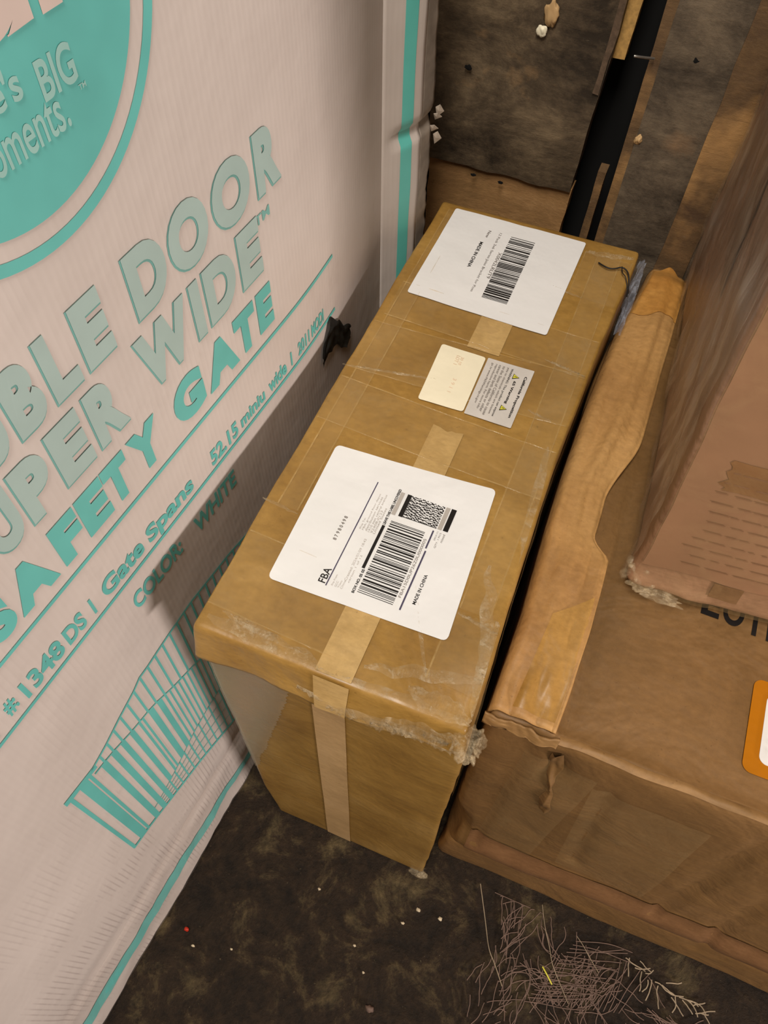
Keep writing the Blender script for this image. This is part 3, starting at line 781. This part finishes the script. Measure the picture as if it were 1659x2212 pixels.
ot = patch('packing_tape', lambda u, v: flap_pt(u, .845+(.155-.01*math.sin(u*9))*v-.012*math.sin(u*6)*(1-v))+Vector((0, 0, .0028)), 24, 20, M['orange_tape'], fp); ot['label'] = 'orange-brown tape at the far end'
ot2 = patch('packing_tape', lambda u, v: flap_pt(.30+.12*v+u*(.64-.12*v), .012+(.150+.05*u)*v)+Vector((0, 0, .0023)), 24, 24, M['ochre_tape'], fp); ot2['label'] = 'ochre tape patch at the near end'
# crumpled ridge where flap meets the front
def ridge(u, v):
    x = .254+.068*u; 
    return Vector((x, .047-.004*v+.004*nz((x, 0, v*.01), 60, 1), .600+.014*(1-v)+.004*noise.noise(Vector((u*9, v*3, 1)))))
patch('crumpled_edge', ridge, 40, 8, M['ridge'], rbox, .002)
# torn ear of cardboard on the front below the flap
def torn(u, v):
    x = .327+.020*v+(u-.5)*(.010+.004*math.sin(v*9))+.003*noise.noise(Vector((v*7, 2, 0))); z = .585-.17*v
    p = r_fn(Vector((x, RY0, z)), None)
    return Vector((p.x, p.y-.001-.005*math.sin(u*PI)*(.6+noise.noise(Vector((u*2, v*6, 3)))), p.z))
tn = patch('torn_cardboard', torn, 10, 50, M['kraft_brown'], rbox); tn['label'] = 'torn puckered ridge below the flap'
# lighter ridge along the front top edge
patch('edge_ridge', lambda u, v: Vector((.322+.69*u, .049+.0085*(v-.5)+.003*nz((u*3, 0, 0), 5, 3), rtop(.322+.69*u, .052)+.0004+.0016*math.sin(v*PI)+.0009*nz((u*20, 0, v), 2, 2))), 130, 5, M['ridge'], rbox)
# tape bands on the front
def SRF(x, z, off=0.0):
    p = r_fn(Vector((x, RY0, z)), None); return Vector((p.x, p.y-off, p.z))
patch('packing_tape', lambda u, v: SRF(.285+u*.70, .150+.050*v+.006*nz((u*4, 0, 0), 2, 3), .0016), 120, 8, M['brown_tape'], rbox)
patch('packing_tape', lambda u, v: SRF(.40+u*.11-.03*v, .22+.32*v, .0014), 20, 40, M['clear_tape'], rbox)
patch('packing_tape', lambda u, v: SRF(.30+u*.07, .20+.36*v, .0014), 20, 40, M['clear_tape'], rbox)
# orange label with white centre
def rr(cx0, cy0, cx1, cy1, rad, off, mat, name, parent, skew=.16):
    V = []; n = 10; pts = []
    for (qx, qy, a0) in ((cx1-rad, cy1-rad, 0), (cx0+rad, cy1-rad, 90), (cx0+rad, cy0+rad, 180), (cx1-rad, cy0+rad, 270)):
        for i in range(n+1):
            a = math.radians(a0+90*i/n); pts.append((qx+rad*math.cos(a), qy+rad*math.sin(a)))
    V = [SR(x, y, off) for x, y in pts]+[SR((cx0+cx1)/2, (cy0+cy1)/2, off)]; m = len(pts)
    o = from_data(name, V, [[i, (i+1) % m, m] for i in range(m)], M[mat], parent, False)
    o.modifiers.new('t', 'SOLIDIFY').thickness = .0004
    return o
ol = rr(.472, .083, .600, .172, .008, .0022, 'orange', 'sticker', rbox); ol['label'] = 'orange sticker with a white centre'
wl = rr(.4845, .0945, .588, .160, .007, .0030, 'label', 'white_panel', ol)
print_text([('N', .4925, .1020, .0050, .0060), ('S', .4935, .1110, .0045, .0055)], SR, 'lettering', M['ink'], wl, .0036, .03)
# black lettering partly covered by the box above
print_text([('E', .4150, .2190, .0170, .0300), ('O', .4350, .2175, .0200, .0310), ('T', .4570, .2150, .0170, .0310), ('H', .4770, .2140, .0180, .0310)], SR, 'lettering', M['ink'], rbox, .0006, .03)

# ------------------------------------------------------------------ upper right box
UT = Vector((-.06431, .99793, 0)); UF = Vector((.99793, .06431, 0)); UA = Vector((.345, .219, .6235))
def u_fn(P, n):
    a, b, z = P   # a along the front, b toward the wall, z up
    dx = -.055*z*(1-min(1, b/.48)) if a < .1 else -.055*z*(1-min(1, b/.48))
    amp = .0045
    q = UA+UF*a+UT*b+Vector((dx, 0, z))
    q += UF*(amp*nz((a, b, z), 6, 2)+.0016*nz((a, b, z), 22, 3))*sm(.06, 0, a)
    q += UT*(-amp*.7*nz((a, b, z), 6, 5)*sm(.06, 0, b))
    k = math.exp(-((a/.03)**2+(b/.03)**2+(z/.025)**2)); q += UF*(-.006*k)+Vector((0, 0, .003*k))
    q += UT*(-.006*math.exp(-((z-.012)/.010)**2)*sm(.06, 0, b)*sm(.16, .02, a)*(.7+noise.noise(Vector((a*40, 1, z*40)))))
    q.y = min(q.y, .706-.004*b)
    return q
V, F = boxgrid((0, 0, 0), (.62, .480, .46), .007, .011, u_fn)
ubox = from_data('cardboard_box', V, F, M['kraft_wrapped'])
tag(ubox, 'film-wrapped brown cardboard box stacked on the wide box at right', 'box')
def SUF(a, z, off=0.0): return u_fn(Vector((a, 0, z)), None)-UT*off
def SUL(b, z, off=0.0): return u_fn(Vector((0, b, z)), None)-UF*off
fr = patch('packing_tape', lambda u, v: SUF(.004+.50*u, .042+.40*v+.006*nz((u*9, 0, v), 1.5, 2), .0014), 50, 34, M['pinkprint'], ubox); fr['label'] = 'pinkish paper panel on the front'
rn = random.Random(5)
VV = []
for i in range(11):
    z = .06+.013*i
    a = .024+.012*rn.random()
    while a < .28:
        wd = rn.uniform(.004, .020)
        VV.append([(a, z), (a+wd, z+.0004), (a+wd, z+.0016), (a, z+.0012)]); a += wd+rn.uniform(.001, .006)
print_polys(VV, SUF, 'faint_writing', M['darkprint'], ubox, .0022, .01)
fr2 = patch('packing_tape', lambda u, v: SUF(.030+.01*nz((0, 0, v*3), 2, 7)+.40*u, .168+.036*v+.003*nz((u*5, 0, v), 2), .0020), 30, 10, M['redprint'], ubox); fr2['label'] = 'reddish tape band across the front'
bt = patch('packing_tape', lambda u, v: SUL(.175+.10*u, .20+.12*v, .0014), 14, 14, M['brown_tape'], ubox); bt['label'] = 'dark brown tape patch on the left side'
lb = patch('packing_tape', lambda u, v: SUF(.066+.026*u, .020+.022*v, .0020), 8, 8, M['brown_tape'], ubox)
# stretch film hanging around it
def film_l(u, v):
    b = .472*(1-u); z = .004+.440*v
    p = u_fn(Vector((0, b, z)), None)-UF*(.0035+.0045*abs(nz((0, b*2.2, z*.8), 9, 4))+.0015*nz((0, b, z), 35, 6)); return p
def film_f(u, v):
    a = .002+.55*u; z = .006+.44*v
    return u_fn(Vector((a, 0, z)), None)-UT*(.0040+.004*abs(nz((a, 0, z), 9, 8)))
patch('stretch_film', film_l, 90, 80, M['film'], ubox)
patch('stretch_film', film_f, 60, 60, M['clear_tape'], ubox)
for i, (p, s) in enumerate([((.344, .222, .640), (.010, .010, .012)), ((.352, .214, .632), (.010, .006, .007)), ((.372, .210, .629), (.018, .005, .005))]):
    lump('crumpled_film', p, s, M['crumple'], ubox, 2+i*3, .5, 4)

# ------------------------------------------------------------------ film and scraps between boxes
def scrap(name, P, Q, w, mat, seed, parent=None, label=None, cat=None, amp=.006, nn=30):
    P, Q = Vector(P), Vector(Q); d = (Q-P); side = d.cross(Vector((.3, -.2, 1))).normalized(); up = side.cross(d).normalized()
    def f(u, v):
        ww = w*(.6+.7*abs(noise.noise(Vector((u*4, seed, 0)))))
        return P+d*u+side*(v-.5)*ww+up*amp*2*noise.noise(Vector((u*7, v*3, seed)))
    o = patch(name, f, nn, 10, M[mat], parent)
    if label: tag(o, label, cat)
    return o
scrap('plastic_film', (.2560, .520, .646), (.2580, .668, .640), .014, 'film_clear', 2, None, 'crumpled bluish clear plastic film in the gap between boxes', 'film', .004)
def dk(u, v):
    sc = .685+.075*u; w_ = .010+.012*noise.noise(Vector((u*5, 2, 0)))+.012*math.sin(u*PI)
    return SW(sc, .655+.020*math.sin(u*5)+(v-.5)*w_*2, .003+.003*noise.noise(Vector((u*7, v*4, 1))))
dkp = patch('dark_sticker', dk, 30, 10, M['darkplastic'], wbox); dkp['label'] = 'dark torn plastic scrap stuck low on the face'
th = curve_tube('thread', [(.209, .584, CH+.003), (.218, .577, CH+.0045), (.228, .578, CH+.004), (.236, .584, CH+.006), (.244, .580, CH+.005), (.249, .570, CH+.002), (.2525, .560, CH-.014)], .0009, M['black'])
tag(th, 'short black thread lying over the far corner of the labelled box', 'thread')
curve_tube('thread_loop', [(.236, .584, CH+.006), (.238, .574, CH+.005), (.245, .570, CH+.005), (.250, .560, CH-.004)], .0006, M['black'], th)

# ------------------------------------------------------------------ dirt on the floor
def strand(x, y, n, ln, ang, curl, z=.0015):
    pts = []; a = ang
    for i in range(n):
        y = min(y, .016)
        pts.append((x, y, z+.0012*abs(noise.noise(Vector((x*60, y*60, 1))))))
        x += math.cos(a)*ln/n; y += math.sin(a)*ln/n; a += curl*random.uniform(-1, 1)
    return pts
random.seed(21)
net = []
for i in range(18):
    x = .450+i*.0068; net.append(strand(x, -.098+.002*i, 6, .085, 1.25+.1*math.sin(i), .10, .002))
for i in range(17):
    y = -.100+i*.0062; net.append(strand(.440+.003*i, y, 6, .10, .30+.05*math.sin(i*2), .10, .003))
for i in range(90):
    net.append(strand(random.gauss(.49, .040), random.gauss(-.065, .03), 8, random.uniform(.02, .08), random.uniform(0, 6.28), .6, .002))
for i in range(50):
    net.append(strand(random.gauss(.395, .014), random.gauss(-.07, .05), 8, random.uniform(.03, .07), random.gauss(1.25, .35), .35, .002))
for i in range(26):
    net.append(strand(random.gauss(.60, .03), random.gauss(-.05, .014), 8, random.uniform(.03, .08), random.gauss(-.35, .3), .35, .002))
nt = curve_tube('frayed_netting', net, .00065, M['thread'])
tag(nt, 'frayed pinkish netting threads flattened on the dirty floor', 'netting', kind='stuff')
def hair(pts, rad, mat, label):
    o = curve_tube('thread', [(x, y, .002+.004*(i % 2)) for i, (x, y) in enumerate(pts)], rad, mat)
    return tag(o, label, 'thread')
hair([(.336, .019), (.350, -.010), (.361, -.031), (.374, -.060), (.388, -.072), (.405, -.095)], .0007, M['thread_pale'], 'long pale thread on the floor starting near the gap between the boxes')
hair([(.430, .027), (.440, .000), (.455, -.022), (.462, -.041), (.480, -.060), (.497, -.080)], .0006, M['thread_pale'], 'long pale thread on the floor crossing the frayed netting')
hair([(.487, .007), (.500, -.003), (.510, -.012), (.527, -.027)], .0006, M['thread_pale'], 'short pale thread on the floor close to the wide box')
fray = []
for i in range(24):
    x = .56+.005*i; fray.append(strand(x, .004-.0022*i*.5+random.gauss(0, .004), 6, random.uniform(.015, .035), random.gauss(-.4, .8), .5, .002))
fo = curve_tube('fibre_clump', fray, .0009, M['thread_pale']); tag(fo, 'band of pale loose fibres on the floor below the wide box', 'fibres', kind='stuff')
def bit(x, y, s, mat, label, name='debris_crumb', cat='crumb', group=None):
    o = lump(name, (x, y, s*.6-.002+.001), (s, s*.8, s*.7), mat, None, x*90, .35, 2); return tag(o, label, cat, group)
bit(-.041, -.200, .0036, M['red_bit'], 'small red crumb on the dark floor beside the white box')
for (x, y, s, lb_) in ((-.022, -.215, .0024, 'tiny pale crumb just below the red crumb on the floor'),
        (.031, -.198, .0018, 'smallest pale crumb, right of the red crumb on the floor'),
        (.193, -.127, .0022, 'pale crumb mid floor, upper one of a close pair'),
        (.218, -.153, .0020, 'pale crumb mid floor, lower one of a close pair'),
        (.247, -.074, .0026, 'bright pale crumb left of the frayed netting'),
        (.115, -.079, .0024, 'pale crumb on the floor in front of the labelled box'),
        (.262, -.049, .0034, 'larger pale flake on the floor below the labelled box corner'),
        (.296, -.048, .0034, 'larger pale flake closest to the frayed netting')):
    bit(x, y, s, M['pale_bit'], lb_, group='pale crumbs on the floor')
bit(.243, -.190, .0060, M['thread'], 'pinkish brown pebble-like lump near the bottom edge of the floor', 'debris_lump', 'lump')
yl = curve_tube('splinter', [(.452, -.050, .003), (.460, -.057, .005), (.470, -.066, .003)], .0011, M['yellow']); tag(yl, 'tiny yellowish splinter lying on the frayed netting', 'splinter')
